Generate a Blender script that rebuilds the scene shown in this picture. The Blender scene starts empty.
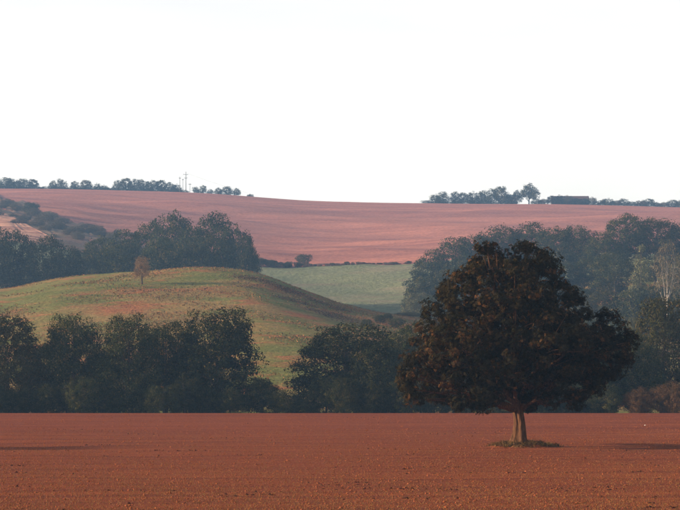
import bpy, math, random
import numpy as np
from mathutils import Vector

scene = bpy.context.scene
col = scene.collection
R = math.radians

# ------------------------------------------------------------------ camera
FPX = 1889.0          # focal length in photograph pixels (680 wide)
HORY = 374.0          # picture row of the true horizon
CAMZ = 5.0
cd = bpy.data.cameras.new("camera")
cd.lens = 100.0
cd.sensor_width = 36.0
cd.shift_y = (HORY - 255.0) / 680.0
cd.clip_start = 0.5
cd.clip_end = 6000.0
cam = bpy.data.objects.new("camera", cd)
cam.location = (0, 0, CAMZ)
cam.rotation_euler = (R(90), 0, 0)
col.objects.link(cam)
scene.camera = cam

# ------------------------------------------------------------------ sky, sun, exposure
SUN_ELEV = 13.5
SUN_AZ = 1.0           # light travels towards +X, turned this much away from the camera
w = bpy.data.worlds.new("World")
scene.world = w
w.use_nodes = True
nt = w.node_tree
bg = nt.nodes["Background"]
sky = nt.nodes.new("ShaderNodeTexSky")
sky.sky_type = 'NISHITA'
sky.sun_disc = False
sky.sun_elevation = R(SUN_ELEV)
sky.sun_rotation = R(-90 - SUN_AZ)
sky.air_density = 1.0
sky.dust_density = 3.0
sky.ozone_density = 1.0
# morning mist whitens the whole sky towards the horizon, the same all round
geo = nt.nodes.new("ShaderNodeNewGeometry")
sep = nt.nodes.new("ShaderNodeSeparateXYZ")
nt.links.new(geo.outputs["Incoming"], sep.inputs[0])
ab = nt.nodes.new("ShaderNodeMath"); ab.operation = 'ABSOLUTE'
nt.links.new(sep.outputs["Z"], ab.inputs[0])
sq = nt.nodes.new("ShaderNodeMath"); sq.operation = 'MULTIPLY'
nt.links.new(ab.outputs[0], sq.inputs[0]); nt.links.new(ab.outputs[0], sq.inputs[1])
ml = nt.nodes.new("ShaderNodeMath"); ml.operation = 'MULTIPLY'; ml.inputs[1].default_value = -5.5
nt.links.new(sq.outputs[0], ml.inputs[0])
ex = nt.nodes.new("ShaderNodeMath"); ex.operation = 'EXPONENT'
nt.links.new(ml.outputs[0], ex.inputs[0])
veil = nt.nodes.new("ShaderNodeVectorMath"); veil.operation = 'SCALE'
veil.inputs[0].default_value = (7.9, 7.0, 6.35)
# faint uneven cloud in the veil
skt = nt.nodes.new("ShaderNodeTexCoord"); skm = nt.nodes.new("ShaderNodeMapping"); skm.inputs["Scale"].default_value = (3.0, 3.0, 16.0)
nt.links.new(skt.outputs["Generated"], skm.inputs[0])
skn = nt.nodes.new("ShaderNodeTexNoise"); skn.inputs["Scale"].default_value = 2.2; skn.inputs["Detail"].default_value = 4.0
nt.links.new(skm.outputs[0], skn.inputs["Vector"])
skr = nt.nodes.new("ShaderNodeMapRange"); skr.inputs[1].default_value = .3; skr.inputs[2].default_value = .7
skr.inputs[3].default_value = .95; skr.inputs[4].default_value = 1.06
nt.links.new(skn.outputs[0], skr.inputs[0])
cl = nt.nodes.new("ShaderNodeMath"); cl.operation = 'MULTIPLY'
nt.links.new(ex.outputs[0], cl.inputs[0]); nt.links.new(skr.outputs[0], cl.inputs[1])
nt.links.new(cl.outputs[0], veil.inputs["Scale"])
ad = nt.nodes.new("ShaderNodeVectorMath"); ad.operation = 'ADD'
nt.links.new(sky.outputs[0], ad.inputs[0]); nt.links.new(veil.outputs[0], ad.inputs[1])
nt.links.new(ad.outputs[0], bg.inputs[0])
bg.inputs[1].default_value = 0.07

sl = bpy.data.lights.new("sun", 'SUN')
sl.energy = 5.0
sl.angle = R(0.5)
sl.color = (1.0, 0.76, 0.54)
so = bpy.data.objects.new("sun", sl)
d = Vector((math.cos(R(SUN_ELEV)) * math.cos(R(SUN_AZ)), math.cos(R(SUN_ELEV)) * math.sin(R(SUN_AZ)), -math.sin(R(SUN_ELEV))))
so.rotation_euler = d.to_track_quat('-Z', 'Y').to_euler()
so.location = (-200, 0, 120)
col.objects.link(so)

vs = scene.view_settings
vs.view_transform = 'Standard'
vs.look = 'None'
vs.exposure = 0.95
vs.gamma = 1.0
vs.use_curve_mapping = False
cy = scene.cycles
cy.use_adaptive_sampling = True
cy.adaptive_threshold = 0.02
cy.max_bounces = 5
cy.diffuse_bounces = 3
cy.glossy_bounces = 2
cy.transmission_bounces = 3
cy.volume_bounces = 0
cy.time_limit = 700
cy.use_denoising = True

# ------------------------------------------------------------------ helpers
def np_mesh(name, V, F, mat=None, smooth=False, tint=None):
    V = np.asarray(V, dtype=np.float32)
    F = np.asarray(F, dtype=np.int32)
    me = bpy.data.meshes.new(name)
    n, k = F.shape
    me.vertices.add(len(V))
    me.vertices.foreach_set("co", V.ravel())
    me.loops.add(n * k)
    me.loops.foreach_set("vertex_index", F.ravel())
    me.polygons.add(n)
    me.polygons.foreach_set("loop_start", np.arange(n, dtype=np.int32) * k)
    me.polygons.foreach_set("use_smooth", np.full(n, smooth, dtype=bool))
    if tint is not None:
        a = me.attributes.new("tint", 'FLOAT', 'POINT')
        a.data.foreach_set("value", np.asarray(tint, dtype=np.float32))
    me.update(calc_edges=True)
    if mat is not None:
        me.materials.append(mat)
    return me

def add(name, me, parent=None, loc=None):
    o = bpy.data.objects.new(name, me)
    col.objects.link(o)
    if parent is not None:
        o.parent = parent
    if loc is not None:
        o.location = loc
    return o

def tag(o, label=None, cat=None, group=None, kind=None):
    if label: o["label"] = label
    if cat: o["category"] = cat
    if group: o["group"] = group
    if kind: o["kind"] = kind
    return o

def at(px, py, Y):
    return ((px - 340.0) / FPX * Y, Y, CAMZ + (HORY - py) / FPX * Y)

def merge(parts):
    Vs, Fs, off = [], [], 0
    for V, F in parts:
        Vs.append(np.asarray(V)); Fs.append(np.asarray(F) + off); off += len(V)
    return np.concatenate(Vs), np.concatenate(Fs)

def box(c, s):
    x, y, z = c; a, b, e = s[0] / 2, s[1] / 2, s[2] / 2
    V = [(x + i * a, y + j * b, z + k * e) for i in (-1, 1) for j in (-1, 1) for k in (-1, 1)]
    F = [(0, 1, 3, 2), (4, 6, 7, 5), (0, 4, 5, 1), (2, 3, 7, 6), (0, 2, 6, 4), (1, 5, 7, 3)]
    return V, F

def tube(P, rad, sides=8, flute=None):
    P = np.asarray(P, float); n = len(P)
    T = np.gradient(P, axis=0)
    T /= np.linalg.norm(T, axis=1)[:, None] + 1e-9
    V = np.zeros((n * sides + 2, 3)); F = []
    ref = np.array([0.31, 0.95, 0.05])
    for i in range(n):
        a = np.cross(T[i], ref); a /= np.linalg.norm(a); b = np.cross(T[i], a)
        for k in range(sides):
            th = 2 * math.pi * k / sides
            r = rad[i] * (1.0 if flute is None else flute(th, i / (n - 1)))
            V[i * sides + k] = P[i] + r * (math.cos(th) * a + math.sin(th) * b)
    for i in range(n - 1):
        for k in range(sides):
            k2 = (k + 1) % sides
            F.append((i * sides + k, i * sides + k2, (i + 1) * sides + k2, (i + 1) * sides + k))
    V[-2] = P[0]; V[-1] = P[-1]
    for k in range(0, sides):
        k2 = (k + 1) % sides
        F.append((n * sides, k2, k, n * sides))
        F.append((n * sides + 1, (n - 1) * sides + k, (n - 1) * sides + k2, n * sides + 1))
    # end caps as thin quads would be degenerate: drop them, ends stay buried or pinched
    F = F[:(n - 1) * sides]
    return V[:n * sides], np.array(F, dtype=np.int32)

# ------------------------------------------------------------------ materials
def new_mat(name):
    m = bpy.data.materials.new(name)
    m.use_nodes = True
    t = m.node_tree
    b = t.nodes["Principled BSDF"]
    b.inputs["Roughness"].default_value = 0.9
    b.inputs["Specular IOR Level"].default_value = 0.02
    return m, t, b

def N(t, kind, **kw):
    n = t.nodes.new(kind)
    for k, v in kw.items():
        setattr(n, k, v)
    return n

def ramp(t, fac, stops):
    r = N(t, "ShaderNodeValToRGB")
    e = r.color_ramp.elements
    while len(e) < len(stops):
        e.new(0.5)
    for el, (p, c) in zip(e, stops):
        el.position = p
        el.color = (*c, 1)
    t.links.new(fac, r.inputs[0])
    return r.outputs[0]

def mapped(t, scale, rot=0.0):
    tc = N(t, "ShaderNodeTexCoord")
    mp = N(t, "ShaderNodeMapping")
    mp.inputs["Scale"].default_value = scale
    mp.inputs["Rotation"].default_value = (0, 0, rot)
    t.links.new(tc.outputs["Object"], mp.inputs[0])
    return mp.outputs[0]

def noise(t, vec, scale, detail=5.0, rough=0.6):
    n = N(t, "ShaderNodeTexNoise")
    n.inputs["Scale"].default_value = scale
    n.inputs["Detail"].default_value = detail
    n.inputs["Roughness"].default_value = rough
    t.links.new(vec, n.inputs["Vector"])
    return n.outputs[0]

def mix(t, fac, a, b, mode='MIX'):
    m = N(t, "ShaderNodeMix", data_type='RGBA', blend_type=mode)
    for s, v in ((m.inputs[0], fac), (m.inputs[6], a), (m.inputs[7], b)):
        if hasattr(v, "is_linked"):
            t.links.new(v, s)
        elif isinstance(v, (int, float)):
            s.default_value = v
        else:
            s.default_value = (*v, 1)
    return m.outputs[2]

def bump(t, b, h, strength, dist):
    n = N(t, "ShaderNodeBump")
    n.inputs["Strength"].default_value = strength
    n.inputs["Distance"].default_value = dist
    t.links.new(h, n.inputs["Height"])
    t.links.new(n.outputs[0], b.inputs["Normal"])

def soil_mat(name, c0, c1, c2, big, rows, fine):
    m, t, b = new_mat(name)
    v = mapped(t, (1, 1, 1))
    vs_ = mapped(t, (0.12, 1, 1))
    n1 = noise(t, vs_, big, 4)
    n2 = noise(t, v, fine, 6, 0.7)
    n3 = noise(t, mapped(t, (0.025, 1, 1)), rows, 4)
    c = ramp(t, n1, [(0.3, c0), (0.7, c1)])
    c = mix(t, ramp(t, n3, [(0.42, (0, 0, 0)), (0.62, (1, 1, 1))]), c, c2)
    c = mix(t, 0.65, c, ramp(t, n2, [(0.3, (0.42, 0.40, 0.40)), (0.72, (1.45, 1.4, 1.35))]), 'MULTIPLY')
    t.links.new(c, b.inputs["Base Color"])
    bump(t, b, n2, 0.9, 0.12)
    return m

M = {}
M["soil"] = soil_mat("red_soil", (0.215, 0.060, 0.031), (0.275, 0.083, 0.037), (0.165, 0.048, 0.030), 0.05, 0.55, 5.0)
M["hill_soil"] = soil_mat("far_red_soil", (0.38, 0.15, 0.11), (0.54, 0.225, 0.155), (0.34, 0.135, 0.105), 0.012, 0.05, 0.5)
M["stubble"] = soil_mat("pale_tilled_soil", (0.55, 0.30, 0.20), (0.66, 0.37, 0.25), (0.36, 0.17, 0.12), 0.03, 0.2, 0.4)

def grass_mat(name, g0, g1, dry, rust, amount, sc=1.0):
    m, t, b = new_mat(name)
    v = mapped(t, (1, 1, 1))
    vs_ = mapped(t, (0.55, 1.0, 1.0), R(12))
    n1 = noise(t, v, 0.09 * sc, 5, 0.62)
    n2 = noise(t, vs_, 0.05 * sc, 6, 0.7)
    n3 = noise(t, v, 0.9 * sc, 4, 0.7)
    c = ramp(t, n1, [(0.35, g0), (0.65, g1)])
    c = mix(t, ramp(t, n2, [(0.50 - amount, (0, 0, 0)), (0.60 - amount, (1, 1, 1))]), c, dry)
    n4 = noise(t, vs_, 0.085 * sc, 6, 0.75)
    c = mix(t, ramp(t, n4, [(0.56 - amount, (0, 0, 0)), (0.66 - amount, (1, 1, 1))]), c, rust)
    c = mix(t, 0.7, c, ramp(t, n3, [(0.3, (0.45, 0.45, 0.45)), (0.7, (1.35, 1.35, 1.35))]), 'MULTIPLY')
    t.links.new(c, b.inputs["Base Color"])
    bump(t, b, n3, 0.8, 0.6)
    return m

M["knoll"] = grass_mat("rough_hill_grass", (0.125, 0.14, 0.038), (0.18, 0.175, 0.055), (0.27, 0.18, 0.068), (0.32, 0.13, 0.055), 0.045)
M["pasture"] = grass_mat("green_pasture", (0.165, 0.185, 0.095), (0.205, 0.215, 0.115), (0.24, 0.215, 0.13), (0.22, 0.18, 0.115), 0.0, 0.6)

M["rough"] = grass_mat("rough_scrub_grass", (0.14, 0.105, 0.065), (0.18, 0.13, 0.085), (0.25, 0.15, 0.105), (0.18, 0.09, 0.06), 0.04)

def leaf_mat(name, dark, light, odd, odd_at=0.9, trans=0.18):
    m, t, b = new_mat(name)
    a = N(t, "ShaderNodeAttribute", attribute_name="tint")
    info = N(t, "ShaderNodeObjectInfo")
    c = ramp(t, a.outputs["Fac"], [(0.0, dark), (odd_at - 0.15, light), (odd_at, odd)])
    hs = N(t, "ShaderNodeHueSaturation")
    mr = N(t, "ShaderNodeMapRange")
    mr.inputs[3].default_value = 0.75; mr.inputs[4].default_value = 1.3
    t.links.new(info.outputs["Random"], mr.inputs[0])
    t.links.new(mr.outputs[0], hs.inputs["Value"])
    t.links.new(c, hs.inputs["Color"])
    t.links.new(hs.outputs[0], b.inputs["Base Color"])
    b.inputs["Roughness"].default_value = 0.65
    tr = N(t, "ShaderNodeBsdfTranslucent")
    t.links.new(hs.outputs[0], tr.inputs[0])
    ms = N(t, "ShaderNodeMixShader")
    ms.inputs[0].default_value = trans
    t.links.new(b.outputs[0], ms.inputs[1]); t.links.new(tr.outputs[0], ms.inputs[2])
    t.links.new(ms.outputs[0], t.nodes["Material Output"].inputs[0])
    return m

M["leaf_copper"] = leaf_mat("copper_leaves", (0.014, 0.013, 0.006), (0.033, 0.024, 0.010), (0.095, 0.046, 0.018), 0.9)
M["leaf_dark"] = leaf_mat("dark_green_leaves", (0.018, 0.026, 0.010), (0.055, 0.060, 0.021), (0.125, 0.095, 0.036), 0.86)
M["leaf_olive"] = leaf_mat("olive_leaves", (0.035, 0.038, 0.014), (0.075, 0.068, 0.025), (0.11, 0.07, 0.026))
M["leaf_rust"] = leaf_mat("rusty_leaves", (0.06, 0.036, 0.018), (0.12, 0.068, 0.032), (0.15, 0.075, 0.036))
M["leaf_tan"] = leaf_mat("tan_leaves", (0.13, 0.085, 0.045), (0.22, 0.14, 0.075), (0.25, 0.14, 0.08))
M["leaf_pale"] = leaf_mat("pale_grey_green_leaves", (0.07, 0.075, 0.04), (0.12, 0.12, 0.06), (0.15, 0.12, 0.07))
M["leaf_scrub"] = leaf_mat("scrub_leaves", (0.08, 0.066, 0.04), (0.13, 0.105, 0.062), (0.15, 0.10, 0.06))

def bark_mat(name, c0, c1):
    m, t, b = new_mat(name)
    v = mapped(t, (1, 1, 0.22))
    n1 = noise(t, v, 9.0, 6, 0.65)
    t.links.new(ramp(t, n1, [(0.3, c0), (0.7, c1)]), b.inputs["Base Color"])
    bump(t, b, n1, 1.0, 0.08)
    return m

M["bark"] = bark_mat("grey_brown_bark", (0.035, 0.019, 0.011), (0.165, 0.082, 0.045))
M["bark_dark"] = bark_mat("dark_bark", (0.05, 0.04, 0.03), (0.12, 0.09, 0.065))
M["bark_birch"] = bark_mat("pale_bark", (0.28, 0.24, 0.20), (0.45, 0.40, 0.35))

def plain(name, c, rough=0.8, var=0.25):
    m, t, b = new_mat(name)
    n1 = noise(t, mapped(t, (1, 1, 1)), 1.5, 5)
    lo = tuple(x * (1 - var) for x in c); hi = tuple(min(1, x * (1 + var)) for x in c)
    t.links.new(ramp(t, n1, [(0.3, lo), (0.7, hi)]), b.inputs["Base Color"])
    b.inputs["Roughness"].default_value = rough
    return m

M["pole"] = plain("weathered_pole_wood", (0.12, 0.10, 0.085))
M["insulator"] = plain("dark_ceramic", (0.08, 0.06, 0.05), 0.4)
M["wire"] = plain("dull_cable", (0.10, 0.10, 0.10), 0.5)
M["roof"] = plain("dark_red_roof", (0.12, 0.07, 0.06))
M["brick"] = plain("reddish_wall", (0.20, 0.11, 0.085))
M["pale_wall"] = plain("pale_wall", (0.5, 0.42, 0.38))
M["stone"] = plain("pale_stone", (0.7, 0.68, 0.64))
M["shade_soil"] = plain("shadow_dark_soil", (0.055, 0.02, 0.014), 0.9, 0.3)  # shadows beside the lumps painted as a dark soil colour
M["clod"] = plain("clod_soil", (0.24, 0.074, 0.033), 0.95, 0.35)

def straw_mat(name, a, b_, c_):
    m, t, b = new_mat(name)
    at_ = N(t, "ShaderNodeAttribute", attribute_name="tint")
    t.links.new(ramp(t, at_.outputs["Fac"], [(0.0, a), (0.5, b_), (1.0, c_)]), b.inputs["Base Color"])
    return m

M["straw"] = straw_mat("dry_straw", (0.20, 0.10, 0.038), (0.26, 0.14, 0.05), (0.17, 0.125, 0.045))
M["tuft"] = straw_mat("long_grass", (0.06, 0.05, 0.018), (0.13, 0.08, 0.035), (0.24, 0.125, 0.055))
M["shade_heather"] = straw_mat("heather_with_shade", (0.055, 0.048, 0.03), (0.10, 0.068, 0.045), (0.20, 0.10, 0.06))  # scrub's own dark tone plus the bank's shade put into the colour
M["bracken"] = straw_mat("bracken", (0.13, 0.115, 0.045), (0.21, 0.12, 0.05), (0.28, 0.115, 0.05))

# ------------------------------------------------------------------ terrain heights (beyond the near field)
PX = np.array([-900., -300., 0., 60., 142., 200., 257., 300., 345., 410., 480., 560., 620., 680., 980., 1600.])
KN = np.array([24., 27., 285., 273., 267., 264.5, 271., 288., 306., 319., 333., 0, 0, 0, 0, 0])
def kz(py): return CAMZ + (HORY - py) / FPX * 505.0
C_ = np.array([22., 24.] + [kz(p) for p in KN[2:11]] + [11.5, 12., 13., 13., 13.])
def col_py(vals, Y): return np.array([CAMZ + (HORY - p) / FPX * Y for p in vals])
def KF(a, b): return np.interp(PX, [200, 345, 480, 560], [a, b, b, a])
ROWS = [
    (242., np.full(16, 0.0)), (256., np.full(16, -1.2)), (275., np.full(16, -2.0)), (300., np.full(16, -1.0)),
    (340., C_ * KF(.16, .30)), (400., C_ * KF(.42, .62)), (450., C_ * KF(.72, .84)), (485., C_ * KF(.925, .95)), (505., C_), (520., C_ * 1.015), (540., C_ * 0.985),
    (590., np.array([20, 22, 24., 25, 28, 28, 25, 20, 17, 17, 22, 26, 27, 28, 28, 28])),
    (650., np.array([22, 25, 27., 27, 26, 24, 22, 20.5, 20, 22, 29, 36, 38, 40, 40, 40])),
    (690., np.array([30, 34, 37., 36, 34, 31, 28.5, 26.5, 26, 27, 34, 42, 44, 46, 46, 46])),
    (760., np.array([44, 48, 51., 49, 43, 41, 39.5, 39, 39, 40, 46, 50, 51, 52, 52, 52])),
    (830., col_py([252, 245, 238, 245, 258, 264, 268, 269, 267, 263, 258, 255, 255, 255, 257, 260], 830.)),
    (1080., col_py([222, 212, 207, 212, 222, 228, 234, 237, 237.5, 236, 234, 232, 232, 232, 234, 236], 1080.)),
    (1300., col_py([198, 193, 193.5, 194.5, 198, 200, 204, 207, 209, 210, 210, 209.5, 210, 212, 214, 216], 1300.)),
    (1400., col_py([187, 187, 187.5, 188, 190, 192, 196, 199.5, 200.7, 202, 203, 203.5, 205, 207, 208, 208], 1400.)),
    (1460., col_py([187, 187, 187.5, 188, 190, 192, 196, 199.5, 200.7, 202, 203, 203.5, 205, 207, 208, 208], 1400.) + 1.0),
    (1560., col_py([187, 187, 187.5, 188, 190, 192, 196, 199.5, 200.7, 202, 203, 203.5, 205, 207, 208, 208], 1400.) - 4.0),
    (1760., col_py([187, 187, 187.5, 188, 190, 192, 196, 199.5, 200.7, 202, 203, 203.5, 205, 207, 208, 208], 1400.) - 25.0),
]
TT = np.arange(-0.62, 0.6201, 0.004)
YY = np.arange(230., 1762., 2.0)
tpx = (PX - 340.) / FPX
tab = np.zeros((len(YY), len(TT)))
rowY = np.array([r[0] for r in ROWS]); rowY0 = np.concatenate([[200.], rowY])
cols = np.stack([np.interp(TT, tpx, r[1]) for r in ROWS]); cols = np.concatenate([cols[:1], cols])
for j in range(len(TT)):
    tab[:, j] = np.interp(YY, rowY0, cols[:, j])
def smooth(a, s, axis):
    k = np.exp(-0.5 * (np.arange(-3 * s, 3 * s + 1) / s) ** 2); k /= k.sum()
    p = [(0, 0), (0, 0)]; p[axis] = (3 * s, 3 * s)
    q = np.pad(a, p, mode='edge')
    return np.apply_along_axis(lambda v: np.convolve(v, k, mode='valid'), axis, q)
tab_s = smooth(smooth(tab, 7, 0), 2, 1)
wgt = np.clip((YY - 246.) / 40., 0, 1)[:, None]
tab = tab * (1 - wgt) + tab_s * wgt
rngT = np.random.default_rng(5)
PH = rngT.uniform(0, 6.28, (6, 2))
def rolls(x, y):
    z = 0
    for i, (lx, ly, amp) in enumerate([(160, 120, 0.9), (90, 70, .5), (47, 38, .28), (23, 19, .14), (300, 160, 1.2), (13, 11, .07)]):
        z = z + amp * np.sin(x / lx * 6.28 + PH[i, 0] + .6 * np.sin(y / ly * 3)) * np.sin(y / ly * 6.28 + PH[i, 1] + .5 * np.sin(x / lx * 4))
    return z
def ground(x, y):
    x = np.asarray(x, float); y = np.asarray(y, float)
    yy = np.clip(y, 230.0, 1759.9)
    t = np.clip(x / np.maximum(yy, 1), -0.6199, 0.6199)
    fj = (t - TT[0]) / 0.004; fi = (yy - YY[0]) / 2.0
    j = np.clip(fj.astype(int), 0, len(TT) - 2); i = np.clip(fi.astype(int), 0, len(YY) - 2)
    a, b = fi - i, fj - j
    z = tab[i, j] * (1 - a) * (1 - b) + tab[i + 1, j] * a * (1 - b) + tab[i, j + 1] * (1 - a) * b + tab[i + 1, j + 1] * a * b
    far = np.clip((y - 320.) / 200., 0, 1) * np.clip((1400. - y) / 120., 0.12, 1)
    near = 0.05 * np.sin(x * .21 + 1) * np.sin(y * .13) + 0.03 * np.sin(x * .5 + y * .31)
    near = near * np.clip((238. - y) / 20., 0, 1)
    return z + rolls(x, y) * far + near
def gz(x, y): return float(ground(np.array([x]), np.array([y]))[0])
def row_of(px, Y):
    x = (px - 340.) / FPX * Y
    return HORY - (gz(x, Y) - CAMZ) * FPX / Y
def find_Y(px, py, Y0, Y1):
    ys = np.linspace(Y0, Y1, 400)
    xs = (px - 340.) / FPX * ys
    r = HORY - (ground(xs, ys) - CAMZ) * FPX / ys
    return float(ys[np.argmin(np.abs(r - py))])

def sheet(name, mat, xs_of_row, ys, lift=0.0):
    rows = []
    for y in ys:
        xs = xs_of_row(y)
        rows.append(np.stack([xs, np.full_like(xs, y), ground(xs, np.full_like(xs, y)) + lift], 1))
    n, m = len(rows), len(rows[0])
    V = np.concatenate(rows)
    i, j = np.meshgrid(np.arange(n - 1), np.arange(m - 1), indexing='ij')
    a = (i * m + j).ravel()
    F = np.stack([a, a + 1, a + m + 1, a + m], 1)
    return tag(add(name, np_mesh(name, V, F, M[mat], True)), kind="structure")

sheet("ploughed_field", "soil", lambda y: np.linspace(-170, 170, 420), np.concatenate([np.arange(-60, 40, 5.), np.arange(40, 252.1, 0.6)]))
fan = np.linspace(-0.6, 0.6, 520)
sheet("grassy_hill", "knoll", lambda y: fan * y, np.concatenate([np.linspace(250., 560., 200), np.linspace(564., 651., 24)]), -0.02)
sheet("green_pasture", "pasture", lambda y: fan * y, np.arange(650., 831., 3.))
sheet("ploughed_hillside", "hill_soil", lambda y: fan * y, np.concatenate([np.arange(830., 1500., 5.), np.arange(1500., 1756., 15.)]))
def stub_row(px): return 211.0 + 0.52 * max(px, -60)
pxs = np.linspace(-260, 54, 60)
Yup = np.array([find_Y(p, stub_row(p), 832., 1300.) for p in pxs])
rows = []
for f in np.linspace(0, 1, 40):
    ys = 832. + (Yup - 832.) * f
    xs = (pxs - 340.) / FPX * ys
    rows.append(np.stack([xs, ys, ground(xs, ys) + 0.35], 1))
V = np.concatenate(rows); m_ = len(pxs)
i, j = np.meshgrid(np.arange(39), np.arange(m_ - 1), indexing='ij'); a = (i * m_ + j).ravel()
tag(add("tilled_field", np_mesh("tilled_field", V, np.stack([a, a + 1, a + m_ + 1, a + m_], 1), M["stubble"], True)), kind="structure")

pxs = np.linspace(-200, 175, 70)
Ylo = np.array([find_Y(p, stub_row(p), 832., 1300.) if p < 54 else 832. for p in pxs])
Yhi = np.array([max(find_Y(p, 196. + .36 * max(p, -60) + 2.5 * math.sin(p * .21) + 1.5 * math.sin(p * .5), 832., 1350.), 838.) for p in pxs])
rows = []
for f in np.linspace(0, 1, 24):
    ys = Ylo + (Yhi - Ylo) * f
    xs = (pxs - 340.) / FPX * ys
    rows.append(np.stack([xs, ys, ground(xs, ys) + 0.2], 1))
V = np.concatenate(rows); m_ = len(pxs)
i, j = np.meshgrid(np.arange(23), np.arange(m_ - 1), indexing='ij'); a = (i * m_ + j).ravel()
tag(add("rough_grass_strip", np_mesh("rough_grass_strip", V, np.stack([a, a + 1, a + m_ + 1, a + m_], 1), M["rough"], True)), kind="structure")

# ------------------------------------------------------------------ foliage
def unit(v): return v / (np.linalg.norm(v, axis=-1, keepdims=True) + 1e-9)

def leaves(P, Nn, size, rng, kind="clump"):
    """P points, Nn normals, size per leaf -> verts, quads"""
    n = len(P)
    ref = unit(rng.normal(size=(n, 3)))
    T = unit(np.cross(Nn, ref)); B = np.cross(Nn, T)
    s = size[:, None]
    if kind == "clump":
        fold = Nn * s * rng.uniform(-.25, .25, (n, 1))
        w1 = rng.uniform(.45, .8, (n, 1)); w2 = rng.uniform(.45, .8, (n, 1))
        V = np.stack([P - T * s * .5, P + B * s * w1 * .5 + fold, P + T * s * .55, P - B * s * w2 * .5 + fold], 1)
        return V.reshape(-1, 3), np.arange(n * 4).reshape(-1, 4), 4
    out = []
    for ang, L in ((-1.3, .65), (-.62, .9), (0, 1.), (.62, .9), (1.3, .65)):
        dirv = T * math.cos(ang) + B * math.sin(ang)
        side = -T * math.sin(ang) + B * math.cos(ang)
        droop = -Nn * s * .22 * L
        out.append(np.stack([P, P + dirv * s * L * .6 + side * s * .13 + droop * .2, P + dirv * s * L + droop,
                             P + dirv * s * L * .6 - side * s * .13 + droop * .2], 1))
    V = np.stack(out, 1)
    return V.reshape(-1, 3), np.arange(n * 20).reshape(-1, 4), 20

def crown_mesh(name, lobes, mat, rng, dens, per, rc, leaf, kind="clump", inner=0.25, zmin=None, holes=0.0):
    P, Nn, S, TI = [], [], [], []
    L = np.array(lobes, float)
    for li, (cx, cy_, cz, rx, ry, rz) in enumerate(L):
        area = 4 * math.pi * ((rx * ry) ** 1.6 / 3 + (rx * rz) ** 1.6 / 3 + (ry * rz) ** 1.6 / 3) ** (1 / 1.6)
        n = max(6, int(area * dens))
        u = unit(rng.normal(size=(n, 3)))
        f = np.where(rng.random(n) < inner, rng.uniform(.25, .75, n), rng.uniform(.78, 1.02, n))
        c = np.array([cx, cy_, cz]) + u * np.array([rx, ry, rz]) * f[:, None]
        for k in range(n):
            q = ((c[k] - L[:, :3]) / L[:, 3:]); q = (q * q).sum(1); q[li] = 9
            if q.min() < 0.45 and rng.random() < .8:
                continue
            if zmin is not None and c[k, 2] < zmin: continue
            if holes:
                x_, y_, z_ = c[k] * 2.3
                if math.sin(x_ + 1.3 * math.sin(z_ * .8)) + math.sin(y_ * .9 + 2 + math.sin(x_ * .7)) + math.sin(z_ * 1.2 + 1.1 * math.sin(y_)) < -.35 and rng.random() < holes:
                    continue
            r = rc * rng.uniform(.6, 1.35)
            m = max(4, int(per * rng.uniform(.6, 1.3)))
            uu = unit(rng.normal(size=(m, 3)))
            rad = r * rng.uniform(.35, 1.0, (m, 1)) ** .6
            off = uu * rad * np.array([1.1, 1.1, .8])
            P.append(c[k] + off)
            Nn.append(unit(uu * .7 + u[k] * .5 + rng.normal(size=(m, 3)) * .45 + np.array([0, 0, .25])))
            S.append(leaf * rng.uniform(.6, 1.35, m))
            TI.append(np.clip(rng.uniform(.1, .8) + rng.normal(0, .22, m), 0, 1))
    P = np.concatenate(P); Nn = np.concatenate(Nn); S = np.concatenate(S); TI = np.concatenate(TI)
    V, F, k = leaves(P, Nn, S, rng, kind)
    return np_mesh(name, V, F, M[mat], False, np.repeat(TI, k))

def bez(a, b, c, n):
    t = np.linspace(0, 1, n)[:, None]
    return (1 - t) ** 2 * np.array(a) + 2 * t * (1 - t) * np.array(b) + t ** 2 * np.array(c)

def wood_mesh(name, H, r0, lobes, mat, rng, fork=0.3, sides=7, twigs=2):
    parts = []
    top = np.array([rng.normal(0, .03) * H, rng.normal(0, .03) * H, H * .86])
    P = bez((0, 0, -.4), (rng.normal(0, .02) * H, 0, H * .4), top, 9)
    rad = r0 * np.array([1.5, 1.02, .92, .8, .68, .52, .38, .24, .08])
    parts.append(tube(P, rad, sides))
    for (cx, cy_, cz, rx, ry, rz) in lobes:
        k = int(np.clip(round((fork + .25 * rng.random()) * 8), 2, 5))
        a = P[k]
        e = np.array([cx, cy_, cz + rz * .3])
        mid = a * .45 + e * .55 + np.array([0, 0, -.08 * H])
        Q = bez(a, mid, e, 7)
        parts.append(tube(Q, np.linspace(rad[k] * .55, r0 * .06, 7), 5))
        for _ in range(twigs):
            s = Q[rng.integers(3, 6)]
            e2 = np.array([cx, cy_, cz]) + unit(rng.normal(size=3)) * np.array([rx, ry, rz]) * .85
            parts.append(tube(bez(s, s * .5 + e2 * .5 + np.array([0, 0, .3]), e2, 5), np.linspace(r0 * .16, r0 * .03, 5), 4))
    V, F = merge(parts)
    return np_mesh(name, V, F, M[mat], True)

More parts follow.
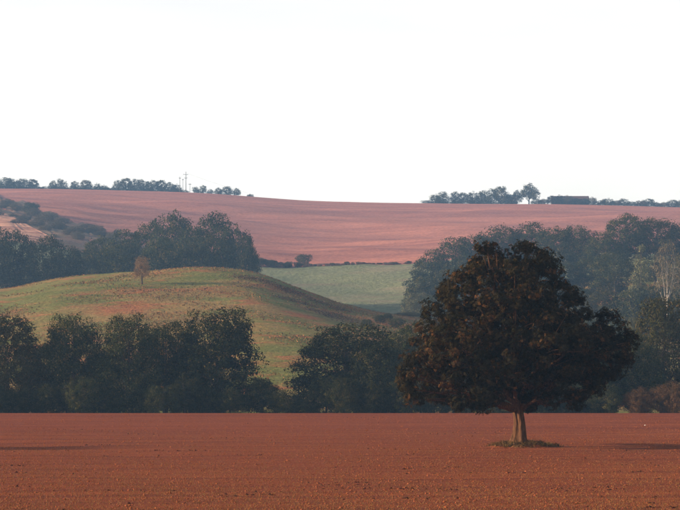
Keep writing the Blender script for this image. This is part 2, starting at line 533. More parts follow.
def round_lobes(H, W, rng, low=0.22, n=7, top=.62):
    """crown of a broadleaf tree of height H and width W, foot of crown at low*H"""
    R0 = W / 2
    L = []
    zc = H * (low + (1 - low) * .5)
    L.append((0, 0, zc, R0 * .7, R0 * .7, H * (1 - low) * .42))
    L.append((rng.normal(0, .1) * R0, rng.normal(0, .1) * R0, H * (.93 - .26 * top), R0 * top, R0 * top, H * (.06 + .26 * top)))
    ph = rng.uniform(0, 6.28)
    for k in range(n):
        a = ph + k * 2.4
        z = H * (low + .12 + (.62 - low) * ((k + .5) / n) + rng.uniform(-.04, .04))
        rr = R0 * (.62 - .25 * ((k + .5) / n)) * rng.uniform(.8, 1.15)
        q = R0 * rng.uniform(.32, .46) * (1.1 - .3 * k / n)
        L.append((math.cos(a) * rr, math.sin(a) * rr, z, q, q, q * rng.uniform(.75, 1.0) * min(1.3, H / W)))
    return L

def cone_lobes(H, W, rng):
    L = []
    for k in range(9):
        f = k / 8
        r = W / 2 * (1 - f) * rng.uniform(.8, 1.1) + .25
        L.append((rng.normal(0, .06) * W, rng.normal(0, .06) * W, H * (.12 + .84 * f), r, r, H * .085))
    return L

def bush_lobes(H, W, rng, n=6):
    L = [(0, 0, H * .45, W * .36, W * .34, H * .46)]
    for k in range(n):
        a = k * 2.4 + rng.uniform(0, 1)
        r = W * rng.uniform(.2, .32)
        q = W * rng.uniform(.16, .24)
        L.append((math.cos(a) * r, math.sin(a) * r, H * rng.uniform(.25, .62), q, q, H * rng.uniform(.24, .34)))
    return L

def root(name, loc, label, cat, group=None):
    o = bpy.data.objects.new(name, None)
    o.empty_display_size = 1.0
    col.objects.link(o)
    o.location = loc
    return tag(o, label, cat, group)

# ------------------------------------------------------------------ the lone tree
rng = np.random.default_rng(11)
HX, HY, _ = at(519, 447, 129.)
S_ = 129. / FPX
def hl(px, py, rx, ry_, rz, dy=0.0):
    return ((px - 519) * S_, dy, (447 - py) * S_, rx * S_, ry_ * S_, rz * S_)
hero_lobes = [
    hl(540, 272, 20, 26, 22, -.3), hl(560, 300, 19, 24, 20, .4), hl(424, 400, 8, 10, 11, -2), hl(455, 403, 9, 12, 9, -3.5), hl(477, 407, 7, 9, 9, -3), hl(548, 398, 10, 12, 9, -2), hl(574, 402, 8, 10, 7, -1), hl(486, 250, 10, 12, 8, -1), hl(464, 294, 22, 26, 24, .3), hl(430, 338, 20, 24, 24, .8), hl(407, 378, 9, 14, 16, 1.6), hl(532, 256, 16, 20, 12, .4),
    hl(503, 288, 40, 42, 40), hl(478, 300, 34, 38, 36, -1.2), hl(536, 285, 28, 34, 36, .8), hl(520, 262, 26, 28, 18, -.5),
    hl(492, 262, 22, 24, 16, .8), hl(455, 318, 32, 36, 34, .6), hl(440, 350, 27, 34, 32, -1.2), hl(418, 376, 17, 24, 24, -2.4),
    hl(446, 384, 26, 30, 20, 3.3), hl(470, 378, 28, 32, 24, -3.4), hl(510, 335, 60, 62, 46, 0), hl(505, 362, 40, 40, 28, -3.2),
    hl(555, 318, 32, 40, 30, -.4), hl(575, 345, 34, 40, 30, -1.8), hl(603, 330, 24, 28, 18, .3), hl(612, 348, 24, 28, 20, -.6),
    hl(595, 368, 30, 32, 22, .9), hl(566, 380, 34, 36, 18, -1.4), hl(540, 372, 30, 36, 26, 2.8), hl(515, 330, 46, 34, 44, 5.0),
    hl(470, 345, 36, 30, 36, 4.2), hl(560, 340, 34, 30, 34, 4.4), hl(510, 310, 40, 32, 40, -3.9), hl(548, 345, 34, 30, 32, -4.4),
    hl(458, 350, 30, 30, 34, -4.0), hl(411, 390, 9, 12, 14, -2.6), hl(584, 392, 16, 22, 10, .2), hl(488, 394, 14, 20, 12, -2.6), hl(628, 343, 9, 14, 12, 0),
]
hero = root("chestnut_tree", (HX, HY, gz(HX, HY)), "large lone tree with coppery dark foliage standing in the red ploughed field", "tree")
add("crown", crown_mesh("crown", hero_lobes, "leaf_copper", rng, 1.25, 44, .52, .215, "palm", .24, None, .68), hero)
def flute(th, f):
    k = max(0.0, 1 - f * 1.6)
    return 1 + .17 * math.sin(3 * th + .7 + f) * (.5 + k) + .11 * math.sin(7 * th + 3 * f) + .07 * math.sin(11 * th - 6 * f)
tp = np.array([(.03, 0, -.5), (.03, 0, 0), (.05, 0, .35), (.08, .02, .9), (.06, .03, 1.7), (-.06, .05, 2.5), (-.22, .06, 3.2), (-.42, .05, 4.2), (-.6, .1, 5.6), (-.7, .1, 7.4), (-.8, 0, 9.4)])
tr_ = np.array([.9, .74, .54, .42, .35, .335, .34, .33, .25, .16, .07])
# refine the trunk path
tq = np.linspace(0, 1, 34); ti = np.linspace(0, 1, len(tp))
tp2 = np.stack([np.interp(tq, ti, tp[:, k]) for k in range(3)], 1); tr2 = np.interp(tq, ti, tr_)
add("trunk", np_mesh("trunk", *tube(tp2, tr2, 40, flute), M["bark"], True), hero)
for (cx, cy_, cz, rx, ry_, rz) in hero_lobes:
    zf = np.clip(cz * .45, 2.5, 5.4)
    a = np.array([np.interp(zf, tp[:, 2], tp[:, 0]), .05, zf])
    r1 = float(np.interp(zf, tp[:, 2], tr_)) * .55
    e = np.array([cx, cy_, cz])
    mid = a * .5 + e * .5 + np.array([0, 0, .5])
    Q = bez(a, mid, e, 9)
    Q[1:-1] += rng.normal(0, .1, (7, 3))
    parts = [tube(Q, np.linspace(r1, .035, 9), 8)]
    for _ in range(6 if rx > 1.3 else 2):
        s = Q[rng.integers(3, 8)]
        e2 = e + unit(rng.normal(size=3)) * np.array([rx, ry_, rz]) * .95
        parts.append(tube(bez(s, s * .45 + e2 * .55 + np.array([0, 0, .25]), e2, 6), np.linspace(.06, .012, 6), 5))
    add("limb", np_mesh("limb", *merge(parts), M["bark"], True), hero)
# a hanging spray of leaves beside the trunk
sp_l = [(.5, -.45, 3.1, .35, .3, .55), (.85, -.3, 2.75, .3, .25, .25), (.15, -.5, 3.6, .6, .3, .5)]
add("crown_spray", crown_mesh("crown_spray", sp_l, "leaf_copper", rng, 3.2, 14, .3, .26, "palm", .4), hero)

# mound and long grass around its foot
gx, gy = np.meshgrid(np.linspace(-1, 1, 36), np.linspace(-1, 1, 36))
mx, my = HX + .28 + gx * 2.7, HY + gy * 2.3
rr_ = np.sqrt(gx ** 2 + gy ** 2) + .1 * np.sin(gx * 7) * np.cos(gy * 6)
mz = ground(mx, my) - .06 + .30 * np.clip(1 - rr_ ** 2, -.2, 1) + .03 * np.sin(gx * 23) * np.sin(gy * 19)
i, j = np.meshgrid(np.arange(35), np.arange(35), indexing='ij'); a = (i * 36 + j).ravel()
tag(add("mound", np_mesh("mound", np.stack([mx, my, mz], -1).reshape(-1, 3), np.stack([a, a + 1, a + 37, a + 36], 1), M["clod"], True)), kind="structure")

def blades(n, xf, hmin, hmax, wid, rng, lean=.5):
    P = xf
    h = rng.uniform(hmin, hmax, n)
    az = rng.uniform(0, 6.28, n)
    dx, dy = np.cos(az), np.sin(az)
    ln = rng.uniform(.1, lean, n) * h
    la = rng.uniform(0, 6.28, n)
    wv = np.stack([dx, dy, np.zeros(n)], 1) * wid
    mid = P + np.stack([np.cos(la) * ln * .35, np.sin(la) * ln * .35, h * .6], 1)
    tip = P + np.stack([np.cos(la) * ln, np.sin(la) * ln, h], 1)
    V = np.stack([P - wv, P + wv, mid + wv * .8, mid - wv * .8, tip + wv * .1, tip - wv * .1], 1).reshape(-1, 3)
    b = np.arange(n)[:, None] * 6
    F = np.concatenate([b + np.array([[0, 1, 2, 3]]), b + np.array([[3, 2, 4, 5]])])
    return V, F
n = 9000
aa = rng.uniform(0, 6.28, n); r_ = np.sqrt(rng.random(n)) * (.86 + .16 * np.sin(aa * 3 + 1) + .14 * np.sin(aa * 7) + rng.normal(0, .1, n))
bx_, by_ = HX + .28 + np.cos(aa) * r_ * 2.7, HY + np.sin(aa) * r_ * 2.3
bz_ = ground(bx_, by_) - .05 + .3 * np.clip(1 - r_ ** 2, 0, 1)
clump = .5 + .5 * np.sin(bx_ * 5.1 + 1) * np.sin(by_ * 4.3)
keep = rng.random(n) < (.12 + .88 * clump ** 1.5) * np.clip(1.35 - r_ ** 2, .15, 1)
P = np.stack([bx_, by_, bz_], 1)[keep]
hs_ = (.35 + .65 * clump[keep])
V, F = blades(len(P), P, .05, .34, .02, rng, 1.6)
V = V.reshape(-1, 6, 3); V[:, :, 2] = P[:, None, 2] + (V[:, :, 2] - P[:, None, 2]) * hs_[:, None]; V = V.reshape(-1, 3)
ti_ = np.repeat(np.clip(rng.uniform(0, 1, len(P)), 0, 1), 6)
tag(add("grass", np_mesh("grass", V, F, M["tuft"], False, ti_)), "rough tuft of dry grass round the foot of the lone tree", "grass", kind="stuff")

# ------------------------------------------------------------------ soil detail on the near field
def clods(n, rng, x, y, s):
    base = np.array([(1, 0, 0), (-1, 0, 0), (0, 1, 0), (0, -1, 0), (0, 0, 1), (0, 0, -1)], float)
    V = base[None] * rng.uniform(.5, 1.2, (n, 6, 1)) * s[:, None, None] * np.array([1.2, 1.0, .75])
    V += rng.normal(0, .12, (n, 6, 3)) * s[:, None, None]
    V += np.stack([x, y, ground(x, y) + s * .15], 1)[:, None]
    Fb = np.array([(0, 2, 4), (2, 1, 4), (1, 3, 4), (3, 0, 4), (2, 0, 5), (1, 2, 5), (3, 1, 5), (0, 3, 5)])
    return V.reshape(-1, 3), (np.arange(n)[:, None, None] * 6 + Fb[None]).reshape(-1, 3)
rng = np.random.default_rng(3)
n = 60000
y = 1 / rng.uniform(1 / 235., 1 / 62., n)
x = rng.uniform(-1, 1, n) * (y * .19 + 3)
s = rng.gamma(2.0, .007, n) + .008
s = np.clip(s * (.6 + y / 140.), .01, .09)
parts = [clods(n, rng, x, y, s)]
# strings of bigger turned-up lumps, coloured dark as shadow marks and hollows
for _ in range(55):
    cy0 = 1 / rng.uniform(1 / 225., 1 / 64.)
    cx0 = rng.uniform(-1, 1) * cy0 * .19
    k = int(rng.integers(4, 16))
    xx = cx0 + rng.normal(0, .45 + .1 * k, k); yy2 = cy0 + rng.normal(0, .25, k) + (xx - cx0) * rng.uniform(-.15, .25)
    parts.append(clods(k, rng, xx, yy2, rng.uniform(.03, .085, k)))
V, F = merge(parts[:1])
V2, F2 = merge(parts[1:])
tag(add("shade_clods", np_mesh("shade_clods", V2, F2, M["shade_soil"])), "soil lumps coloured dark as shadow marks in broken strings over the near field", "soil", kind="stuff")
tag(add("clods", np_mesh("clods", V, F, M["clod"])), "loose red soil lumps strewn over the near ploughed field", "soil", kind="stuff")
n = 110000
y = 1 / rng.uniform(1 / 170., 1 / 62., n)
y = np.round(y / .32) * .32 + rng.normal(0, .03, n)
x = rng.uniform(-1, 1, n) * (y * .19 + 2)
P = np.stack([x, y, ground(x, y) - .01], 1)
V, F = blades(n, P, .025, .07, .007, rng, 1.2)
tag(add("stubble", np_mesh("stubble", V, F, M["straw"], False, np.repeat(rng.random(n), 6))), "short pale straw stubble in rows over the near field", "stubble", kind="stuff")
sx, sy, _ = at(645, 425, 185.)
V, F = clods(1, rng, np.array([sx]), np.array([sy]), np.array([.10]))
tag(add("pale_stone", np_mesh("pale_stone", V, F, M["stone"])), "small pale stone lying on the red field beyond the lone tree", "stone")

# ------------------------------------------------------------------ tree kinds
PROTO = {}
def proto(key, kind, mat, seed, leaf, dens, per, rc, bark="bark_dark", low=.2, r0=.3, inner=.25, twigs=1, top=.62):
    rng = np.random.default_rng(seed)
    H = W = 10.0
    L = {"round": lambda: round_lobes(H, W, rng, low, 7, top), "cone": lambda: cone_lobes(H, W * .8, rng), "bush": lambda: bush_lobes(H, W, rng)}[kind]()
    cm = crown_mesh("crown", L, mat, rng, dens, per, rc, leaf, "clump", inner, .05 if kind == "bush" else None)
    wm = wood_mesh("trunk", H, r0, L, bark, rng, twigs=twigs)
    co = np.zeros(len(cm.vertices) * 3, np.float32); cm.vertices.foreach_get("co", co); co = co.reshape(-1, 3)
    ext = (np.percentile(co[:, 0], 99.3) - np.percentile(co[:, 0], .7), np.percentile(co[:, 2], 99.8))
    PROTO[key] = (cm, wm, ext)
def place(name, key, x, y, W, H, rz, label, cat, group=None, sink=.15):
    cm, wm, ext = PROTO[key]
    r = root(name, (x, y, gz(x, y) - sink), label, cat, group)
    r.rotation_euler = (0, 0, rz)
    r.scale = (W / ext[0], W / ext[0], (H + sink) / ext[1])
    add("crown", cm, r); add("trunk", wm, r)
    return r
def stand(name, key, px, top, wpx, Y, label, cat, group=None, rz=None, rs=random.Random(4)):
    x = (px - 340.) / FPX * Y
    z = CAMZ + (HORY - top) / FPX * Y
    H = max(z - gz(x, Y), .3)
    return place(name, key, x, Y, wpx / FPX * Y, H, rs.uniform(0, 6.28) if rz is None else rz, label, cat, group)

ORD = "first second third fourth fifth sixth seventh eighth ninth tenth eleventh twelfth thirteenth fourteenth fifteenth sixteenth seventeenth eighteenth nineteenth twentieth".split()
ORD += ["twenty " + o for o in ORD[:9]] + ["thirtieth"] + ["thirty " + o for o in ORD[:9]] + ["fortieth"]

# front row, beyond the field's far edge: fine leaves
for k, (kind, mat, low) in enumerate([("round", "leaf_dark", .05), ("round", "leaf_dark", .08), ("round", "leaf_dark", .03), ("round", "leaf_olive", .06), ("bush", "leaf_dark", 0), ("bush", "leaf_rust", 0), ("round", "leaf_dark", .12), ("bush", "leaf_dark", 0)]):
    proto("f%d" % k, kind, mat, 40 + k, .19, 1.15, 56, .62, low=low, r0=.28, inner=.3, twigs=2)
FR = "trees in the row along the far edge of the field"
front = [
    ("tree", "f3", 8, 315, 84, 262, "broad dark tree at the end of the row farthest from the lone tree"),
    ("tree", "f6", 42, 345, 56, 272, "shorter dark tree set back between the end two trees of the row"),
    ("tree", "f0", 102, 342, 52, 272, "shorter dark tree filling the dip beside the narrow tree of the row"),
    ("tree", "f0", 190, 342, 54, 272, "shorter dark tree set back against the tallest tree of the row"),
    ("tree", "f6", 378, 340, 60, 262, "darker tree leaning into the side of the wide bushy tree"),
    ("tree", "f1", 72, 315, 68, 266, "dark rounded tree next to the end tree of the field edge row"),
    ("tree", "f2", 130, 315, 62, 262, "narrow dark tree between two rounder trees of the field edge row"),
    ("tree", "f6", 166, 322, 58, 268, "dark tree tucked against the tallest rounded tree of the row"),
    ("tree", "f1", 216, 309, 92, 264, "tallest broad rounded tree of the field edge row, beside the grassy gap"),
    ("tree", "f2", 345, 324, 104, 266, "wide bushy tree standing apart between grassy gap and lone tree"),
    ("tree", "f0", 405, 323, 70, 276, "dark tree in the row, behind the drooping boughs of the lone tree"),
    ("tree", "f6", 455, 338, 76, 272, "dark tree in the row, hidden behind the lone tree's crown"),
    ("tree", "f1", 505, 344, 80, 270, "dark tree in the row, straight behind the lone tree's trunk"),
    ("tree", "f2", 560, 340, 80, 273, "dark tree in the row, behind the lone tree on its shaded side"),
    ("tree", "f0", 588, 346, 60, 264, "dark tree in the row, under the lone tree's outermost shaded bough"),
    ("tree", "f6", 632, 335, 60, 268, "dim tree in the row, right above the smaller rusty bush"),
    ("tree", "f6", 612, 340, 66, 276, "shadowy low tree in the row, just clear of the lone tree's crown"),
    ("tree", "f3", 662, 297, 78, 280, "olive brown tree above the rusty bushes at the field edge"),
]
for nm, key, px, top, wpx, Y, lab in front:
    stand(nm, key, px, top, wpx, Y, lab, "tree", FR)
stand("bush", "f4", 262, 378, 50, 262, "low dark bush at the foot of the grassy gap in the row", "bush")
stand("bush", "f5", 640, 387, 34, 256, "smaller rusty brown bush at the field edge under the olive tree", "bush")
stand("bush", "f5", 672, 382, 42, 256, "larger rusty brown bush at the field edge under the olive tree", "bush")
rs = random.Random(9)
UG = [-8, 12, 28, 46, 66, 84, 104, 124, 144, 164, 184, 206, 230, 288, 306, 326, 350, 372, 392, 412, 434, 456, 478, 498, 520, 542, 562, 584, 606]
for k, px in enumerate(UG):
    gap = px in (288, 306)
    stand("bush", ["f4", "f4", "f7"][k % 3], px, (392 if gap else 382) + rs.uniform(-8, 8), rs.uniform(34, 48), 256 + rs.uniform(0, 5),
          "low undergrowth bush, %s along the tree row counting from the rusty bushes" % ORD[len(UG) - 1 - k], "bush", "undergrowth bushes along the far edge of the field")

# middle distance
for k, (kind, mat, low) in enumerate([("round", "leaf_dark", .1), ("round", "leaf_dark", .12), ("round", "leaf_dark", .06), ("round", "leaf_olive", .08), ("round", "leaf_pale", .1), ("cone", "leaf_pale", 0), ("bush", "leaf_dark", 0), ("bush", "leaf_scrub", 0)]):
    proto("m%d" % k, kind, mat, 70 + k, .25, .95, 34, .68, low=low, r0=.25, inner=.25)
proto("birch", "round", "leaf_scrub", 95, .22, .5, 12, .7, "bark_birch", .42, .16, .2, 3)
proto("thorn", "round", "leaf_tan", 96, .26, .7, 20, .75, "bark_dark", .16, .42, .3, 3)

CP = "trees of the dark copse behind the grassy hill"
copse = [(-12, 226, 55, 640), (18, 231, 48, 650), (44, 236, 44, 640), (66, 246, 38, 650)]
for k, (px, top, wpx, Y) in enumerate(copse):
    stand("tree", "m%d" % (k % 3), px, top, wpx, Y, "dark tree %s from the copse in the small clump below the pale tilled field" % ORD[3 - k], "tree", "clump of trees below the pale tilled field")
copse = [(100, 236, 40, 690), (122, 230, 46, 680), (148, 222, 46, 700), (174, 212, 52, 690), (192, 226, 40, 665), (214, 214, 54, 680), (236, 226, 44, 670), (247, 236, 26, 660), (160, 238, 52, 640), (212, 236, 60, 640), (120, 246, 50, 640), (84, 250, 40, 690)]
cl = ["low one at the end by the scrub band", "second from the scrub band end", "beside the tallest tree, on the scrub side", "", "in the notch between the two highest domes", "", "next to the smallest outermost tree", "",
      "in front of the tallest tree, behind the hill crest", "in front of the broad dome, behind the hill crest", "front one behind the small thorn tree's crest", "lowest one reaching towards the tilled field clump"]
big = {3: "tallest round topped tree of the copse behind the grassy hill", 5: "broad dome shaped tree near the end of the copse by the red hillside", 7: "smallest outermost tree of the copse, against the red hillside"}
for k, (px, top, wpx, Y) in enumerate(copse):
    stand("tree", "m%d" % ((k * 2 + 1) % 3), px, top, wpx, Y, big.get(k, "dark copse tree, %s" % cl[k]), "tree", CP)
rs = random.Random(21)
for k in range(40):
    f = k / 39
    px = -6 + 150 * f + rs.uniform(-1.8, 1.8)
    base = 205 + 36 * f ** .8 + rs.uniform(-7, 9)
    Y = find_Y(px, base + 3, 835, 1300)
    h = rs.uniform(4, 9)
    stand("bush", "m7", px, row_of(px, Y) - h, rs.uniform(9, 20), Y, "grey green scrub bush, %s down the band from the tilled field towards the copse" % ORD[k], "bush", "scrub between the tilled field and the red hillside")
Yb = find_Y(30, 214, 860, 1300)
stand("bush", "m6", 31, row_of(31, Yb) - 12, 17, Yb, "dark rounded bush in the scrub band, casting a long shadow on the red hillside", "bush")

WD = "trees of the hazy wood on the slope behind the lone tree"
wood = [(432, 250, 42, 690), (456, 237, 50, 690), (480, 233, 46, 700), (505, 226, 50, 700), (531, 222, 46, 700), (556, 227, 46, 690), (580, 226, 46, 690), (604, 232, 40, 680), (628, 214, 50, 690), (656, 218, 50, 690), (688, 221, 52, 690),
        (424, 277, 40, 620), (446, 268, 46, 620), (470, 262, 46, 630), (500, 262, 46, 620), (535, 262, 46, 620), (565, 262, 46, 620), (592, 258, 46, 620), (615, 252, 46, 610), (655, 256, 52, 630), (690, 252, 46, 600),
        (440, 296, 42, 560), (470, 292, 46, 560), (545, 290, 46, 560), (575, 286, 50, 560), (604, 290, 48, 550), (634, 290, 46, 545), (655, 284, 46, 550), (682, 286, 50, 540), (500, 292, 50, 560),
        (590, 318, 46, 480), (560, 320, 46, 480), (520, 322, 50, 480), (450, 322, 50, 480), (485, 320, 50, 480), (622, 322, 44, 470)]
for k, (px, top, wpx, Y) in enumerate(wood):
    if k < 11: lab = "hazy tree on the wood's upper edge, %s counting from the pasture" % ORD[k]
    elif k < 21: lab = "hazy tree in the wood's second rank, %s counting from the pasture" % ORD[k - 11]
    elif k < 30: lab = "blue grey tree in the wood's third rank, %s counting from the pasture" % ORD[k - 21]
    else: lab = "shaded tree low in the wood behind the lone tree, %s from its shaded side" % ORD[[4, 3, 2, 5, 1, 0][(k - 30) % 6]]
    if k == 8: lab = "tallest tree of the hazy wood, its top against the red hillside"
    stand("tree", "m%d" % [0, 2, 1, 3, 0, 1, 2, 0, 1, 3, 2][k % 11], px, top, wpx, Y, lab, "tree", WD)
stand("tree", "m4", 418, 292, 40, 590, "pale grey green tree at the pasture's edge beside the hazy wood", "tree")
stand("tree", "m4", 408, 312, 34, 520, "low pale tree where the grassy hill runs into the hazy wood", "tree")
stand("larch_tree", "m5", 641, 246, 42, 560, "feathery pale cone shaped tree in the hazy wood, beside the white stem", "tree")
stand("larch_tree", "m5", 571, 300, 22, 440, "small pale pointed tree poking up behind the lone tree's shaded side", "tree")
stand("birch_tree", "birch", 667, 240, 30, 520, "sparse tree with pale white stem at the wood's edge", "tree")
stand("bush", "m4", 633, 316, 20, 400, "pale yellowish bush behind the edge of the lone tree's crown", "bush")

# small trees on the open ground
Yt = find_Y(142, 284, 380, 512)
stand("thorn_tree", "thorn", 142, row_of(142, Yt) - 28, 20, Yt, "small rusty thorn tree alone on the grassy hill", "tree")
Yp = 838.
stand("tree", "m6", 304, 254, 15, Yp, "small dark tree alone in the hedge between pasture and red hillside", "tree")
HG = "hedge bushes between the pasture and the red hillside"
rs = random.Random(33)
for k in range(34):
    px = 254 + 172 * k / 33 + rs.uniform(-2, 2)
    stand("bush", "m6" if px < 305 or k % 3 == 0 else "m7", px, row_of(px, 831) - (rs.uniform(3, 6) if px < 300 else rs.uniform(1.3, 3.2)) - (3 if px < 275 else 0), rs.uniform(7, 12) if px < 300 else rs.uniform(3.5, 8), 831 + rs.uniform(-2, 2), "low hedge bush between pasture and red hillside, %s from the copse" % ORD[k], "bush", HG)
# hill crest and flank scrub, with the bank's shade in its colour
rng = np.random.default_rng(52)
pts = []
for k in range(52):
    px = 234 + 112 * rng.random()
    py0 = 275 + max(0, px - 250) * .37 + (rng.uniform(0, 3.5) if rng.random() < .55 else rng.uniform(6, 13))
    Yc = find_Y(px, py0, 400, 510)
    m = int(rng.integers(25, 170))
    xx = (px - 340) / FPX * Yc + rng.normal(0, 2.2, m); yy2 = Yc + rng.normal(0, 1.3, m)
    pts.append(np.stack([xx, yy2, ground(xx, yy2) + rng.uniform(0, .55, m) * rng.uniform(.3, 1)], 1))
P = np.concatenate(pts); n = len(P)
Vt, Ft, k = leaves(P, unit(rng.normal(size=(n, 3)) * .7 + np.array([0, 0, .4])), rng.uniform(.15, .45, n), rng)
tag(add("shade_heather", np_mesh("shade_heather", Vt, Ft, M["shade_heather"], False, np.repeat(rng.random(n), k))), "low scrub darkened by painted shade in streaks over the shoulder of the grassy hill", "scrub", kind="stuff")
for px, py0, h, wp in [(380, 323, 8, 14), (396, 328, 10, 16), (366, 327, 8, 13), (388, 319, 6, 10)]:
    Y = find_Y(px, py0, 330, 512)
    stand("bush", "m6", px, row_of(px, Y) - h, wp, Y, "dark bush on the low hill spur, %s from the lone tree's crown" % {396: "first", 388: "second", 380: "third", 366: "fourth"}[px], "bush", "bushes on the low hill spur")

# bracken and tussocks over the grassy hill
rng = np.random.default_rng(8)
n = 90000
y = rng.uniform(300, 515, n); x = rng.uniform(-.2, .1, n) * y
pat = np.sin(x * .11 + 1.3 * np.sin(y * .07)) + np.sin(y * .16 + 1.7 * np.sin(x * .05)) + .6 * np.sin(x * .31 + y * .23)
keep = pat + rng.normal(0, .7, n) > .45
x, y = x[keep], y[keep]; n = len(x)
P = np.stack([x, y, ground(x, y) + .1], 1)
Vt, Ft, k = leaves(P, unit(rng.normal(size=(n, 3)) * .6 + np.array([0, 0, .5])), rng.uniform(.15, .5, n), rng)
tag(add("bracken", np_mesh("bracken", Vt, Ft, M["bracken"], False, np.repeat(rng.random(n), k))), "rusty bracken and tussocks patching the grassy hill", "bracken", kind="stuff")

# ------------------------------------------------------------------ skyline
for k, (kind, mat, low) in enumerate([("round", "leaf_dark", .18), ("round", "leaf_dark", .1), ("bush", "leaf_dark", 0), ("bush", "leaf_scrub", 0), ("round", "leaf_dark", .3), ("round", "leaf_dark", .04), ("round", "leaf_olive", .12)]):
    proto("r%d" % k, kind, mat, 120 + k, .42, .5, 22, .95, low=low, r0=.3, inner=.2, top=[.42, .55, .4, .4, .5, .35, .6][k])
YR = 1425.
ridge1 = [(6, 177.5, 16, 0), (14, 178, 13, 1), (24, 178.5, 14, 0), (33, 179, 11, 1), (53, 180.5, 8, 0), (62, 179, 10, 1), (75, 181, 8, 0), (86, 180, 12, 1), (97, 183, 6, 2), (104, 185, 9, 2), (118, 180, 9, 1), (126, 178, 12, 0), (135, 179, 12, 1), (144, 179, 12, 0), (153, 180, 12, 1), (161, 180, 11, 0), (169, 182, 11, 1), (177, 184, 9, 2)]
for q, (px, top, wp, k) in enumerate(ridge1):
    stand("tree", "r%d" % ([0, 5, 1, 6][q % 4] if k < 2 else k), px, top, wp * 1.2, YR, "small dark skyline tree, %s from the poles along the hedge on rising ground" % ORD[len(ridge1) - 1 - q], "tree", "skyline trees leading up to the poles")
ridge2 = [(196, 186.5, 8, 2), (203, 185, 8, 1), (210, 189, 7, 2), (218, 187.5, 9, 0), (226, 186.2, 13, 1), (237, 188, 9, 0), (250, 194, 7, 3)]
for q, (px, top, wp, k) in enumerate(ridge2):
    stand("tree", "r%d" % k, px, top, wp, YR, "small skyline tree, %s past the poles where the ridge starts to fall" % ORD[q], "tree", "skyline trees past the poles")
ridge3 = [(436, 194, 11, 2), (443, 192, 14, 1), (455, 191.5, 10, 0), (463, 192.5, 10, 1), (473, 191.5, 12, 2), (481, 190, 11, 0), (491, 188.5, 13, 1), (501, 186.5, 16, 0), (509, 193, 10, 2), (517, 190, 9, 4)]
for q, (px, top, wp, k) in enumerate(ridge3):
    stand("tree", "r%d" % ([0, 5, 1, 6][q % 4] if k < 2 else k), px, top, wp * 1.15, YR, "dark skyline tree, %s from the tallest spreading tree away from the long roof" % ORD[len(ridge3) - 1 - q], "tree", "skyline trees near the long roof")
stand("tree", "r4", 529, 183.5, 21, YR, "tallest spreading tree on the skyline, next to the long dark roof", "tree")
rs = random.Random(77)
for k in range(24):
    px = -6 + 8.6 * k
    if px < 186:
        stand("bush", "r2", px, row_of(px, 1398) - 2.2 - rs.uniform(0, 1), 13, YR - 2, "low skyline hedge bush, %s counting down from the pole end" % ORD[22 - k], "bush", "skyline hedge before the poles")
for k in range(20):
    px = 536 + 8 * k
    stand("bush", ["r2", "r3", "r1"][k % 3], px, row_of(px, 1398) - (7 if 548 < px < 594 else 5.5) - rs.uniform(-1, 2.6), rs.uniform(11, 15), YR - 4 + rs.uniform(-3, 3), "skyline hedge bush, %s from the tallest spreading tree towards and past the long roof" % ORD[k], "bush", "skyline hedge by the long roof")
for k in range(7):
    px = 428 + 14 * k
    stand("bush", "r2", px, row_of(px, 1398) - 3 - rs.uniform(0, 2), 15, YR - 3, "low bush under the skyline row, %s counting towards the pale shed" % ORD[k], "bush", "undergrowth of the skyline row near the long roof")

def pole(px, top, wid, arms, label):
    x = (px - 340.) / FPX * YR
    zt = CAMZ + (HORY - top) / FPX * YR
    z0 = gz(x, YR - 10)
    H = zt - z0
    r = root("utility_pole", (x, YR - 10, z0 - .3), label, "pole", "utility poles on the skyline")
    add("post", np_mesh("post", *tube([(0, 0, 0), (0, 0, H * .5), (0, 0, H + .3)], [wid, wid * .85, wid * .65], 10), M["pole"], True), r)
    for f, L in arms:
        a = add("crossarm", np_mesh("crossarm", *box((0, -wid, f * H + .3), (L, .24, .30)), M["pole"]), r)
        for s in (-.44, 0, .44):
            add("insulator", np_mesh("insulator", *tube([(s * L, -wid, f * H + .45), (s * L, -wid, f * H + .6), (s * L, -wid, f * H + .8)], [.09, .13, .06], 8), M["insulator"], True), a)
    return x, z0, H
pa = pole(187, 173, .30, [(.86, 3.4), (.7, 2.2)], "tall utility pole with two crossarms, tallest on the skyline")
pb = pole(181, 178, .22, [(.9, 1.5)], "shorter utility pole with a single crossarm beside the tallest pole")
pc = pole(184, 180, .18, [(.92, 1.2)], "thin short utility pole close between two other poles")
pd_ = pole(191, 184.5, .17, [(.88, 1.9)], "shortest utility pole beside the tallest one, wide crossarm at its top")
def span(a, b, sag, label):
    P = np.linspace(a, b, 24); P[:, 2] -= sag * 4 * np.linspace(0, 1, 24) * (1 - np.linspace(0, 1, 24))
    o = add("wire", np_mesh("wire", *tube(P, np.full(24, .035), 5), M["wire"], True))
    tag(o, label, "wire", "wires between the skyline poles")
span(np.array((pa[0] + 1.5, YR - 10.3, pa[1] + pa[2] * .86 + .75)), np.array((pa[0] + 46, YR + 46, gz(pa[0] + 46, YR + 46) + 8.)), .7, "thin wire running off the tallest pole past the skyline")
span(np.array((pa[0] - 1.5, YR - 10.3, pa[1] + pa[2] * .86 + .75)), np.array((pb[0] + .66, YR - 10.3, pb[1] + pb[2] * .9 + .75)), .15, "short wire between the tallest pole and its neighbour")

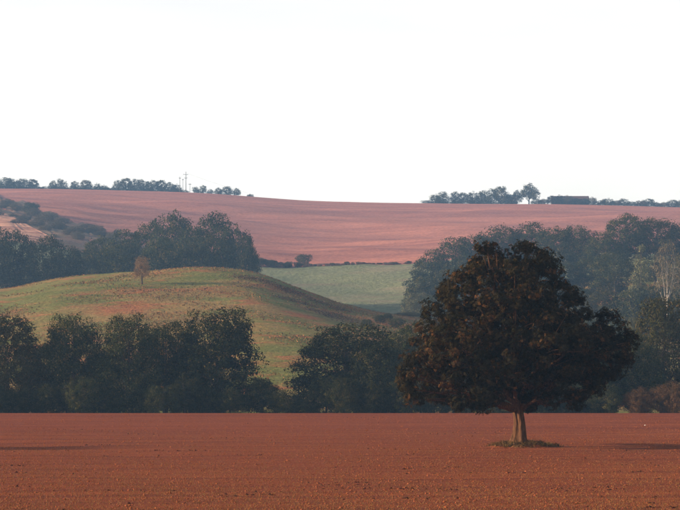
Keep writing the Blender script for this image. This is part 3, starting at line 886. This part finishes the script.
# long roof and pale shed on the skyline
def building(name, px0, px1, ridge_py, Y, depth, wall_h, wallm, roofm, label, nwin):
    x0, x1 = (px0 - 340.) / FPX * Y, (px1 - 340.) / FPX * Y
    zr = CAMZ + (HORY - ridge_py) / FPX * Y
    cx, Lx = (x0 + x1) / 2, x1 - x0
    z0 = min(gz(x0, Y), gz(x1, Y)) - .4
    r = root(name, (cx, Y, z0), label, "building")
    zr -= z0
    he = zr - wall_h
    hw = Lx / 2; dd = depth / 2
    V = [(-hw, -dd, 0), (hw, -dd, 0), (hw, dd, 0), (-hw, dd, 0), (-hw, -dd, he), (hw, -dd, he), (hw, dd, he), (-hw, dd, he), (-hw, 0, zr - .25), (hw, 0, zr - .25)]
    F4 = [(0, 1, 5, 4), (2, 3, 7, 6)]
    Ft = [(1, 2, 6), (1, 6, 5), (5, 6, 9), (3, 0, 4), (3, 4, 7), (7, 4, 8)]
    Ft += [(a, b, c) for a, b, c, d_ in F4] + [(a, c, d_) for a, b, c, d_ in F4]
    add("wall", np_mesh("wall", V, Ft, M[wallm]), r)
    parts = []
    for s in (-1, 1):
        e = .5; t = .22
        za = he - (zr - he) * e / dd
        A = [(-hw - e, s * (dd + e), za), (hw + e, s * (dd + e), za), (hw + e, 0, zr), (-hw - e, 0, zr)]
        Bv = [(p[0], p[1], p[2] - t) for p in A]
        parts.append((A + Bv, [(0, 1, 2, 3), (4, 7, 6, 5), (0, 4, 5, 1), (1, 5, 6, 2), (2, 6, 7, 3), (3, 7, 4, 0)]))
    add("roof", np_mesh("roof", *merge(parts), M[roofm]), r)
    for k in range(nwin):
        wx = -hw + Lx * (k + .5) / nwin
        add("window", np_mesh("window", *box((wx, -dd - .02, he * .62), (1.2, .12, 1.0)), M["insulator"]), r)
    return r
building("barn", 552, 588, 196.0, YR + 8, 11., 3.0, "brick", "roof", "long low barn with dark reddish roof behind the skyline hedge", 6)
building("shed", 508, 517, 195.0, YR + 2, 6., 1.3, "pale_wall", "stone", "small pale shed between skyline trees", 2)

# tree beyond the frame whose shadow lies across the field
stand("tree", "f1", -700, 252, 150, 127., "field tree whose long shadow falls across the red soil", "tree")

# ------------------------------------------------------------------ haze
V, F = box((0, 850, 80), (2200, 1840, 186))
hm = bpy.data.materials.new("pale_haze"); hm.use_nodes = True
t = hm.node_tree; t.nodes.clear()
out = N(t, "ShaderNodeOutputMaterial"); pv = N(t, "ShaderNodeVolumePrincipled")
pv.inputs["Color"].default_value = (0.30, 0.57, 1.0, 1)
pv.inputs["Density"].default_value = 0.00021
pv.inputs["Anisotropy"].default_value = 0.1
t.links.new(pv.outputs[0], out.inputs["Volume"])
tag(add("haze", np_mesh("haze", V, F, hm)), "thin bluish morning haze filling the valley", "haze", kind="stuff")
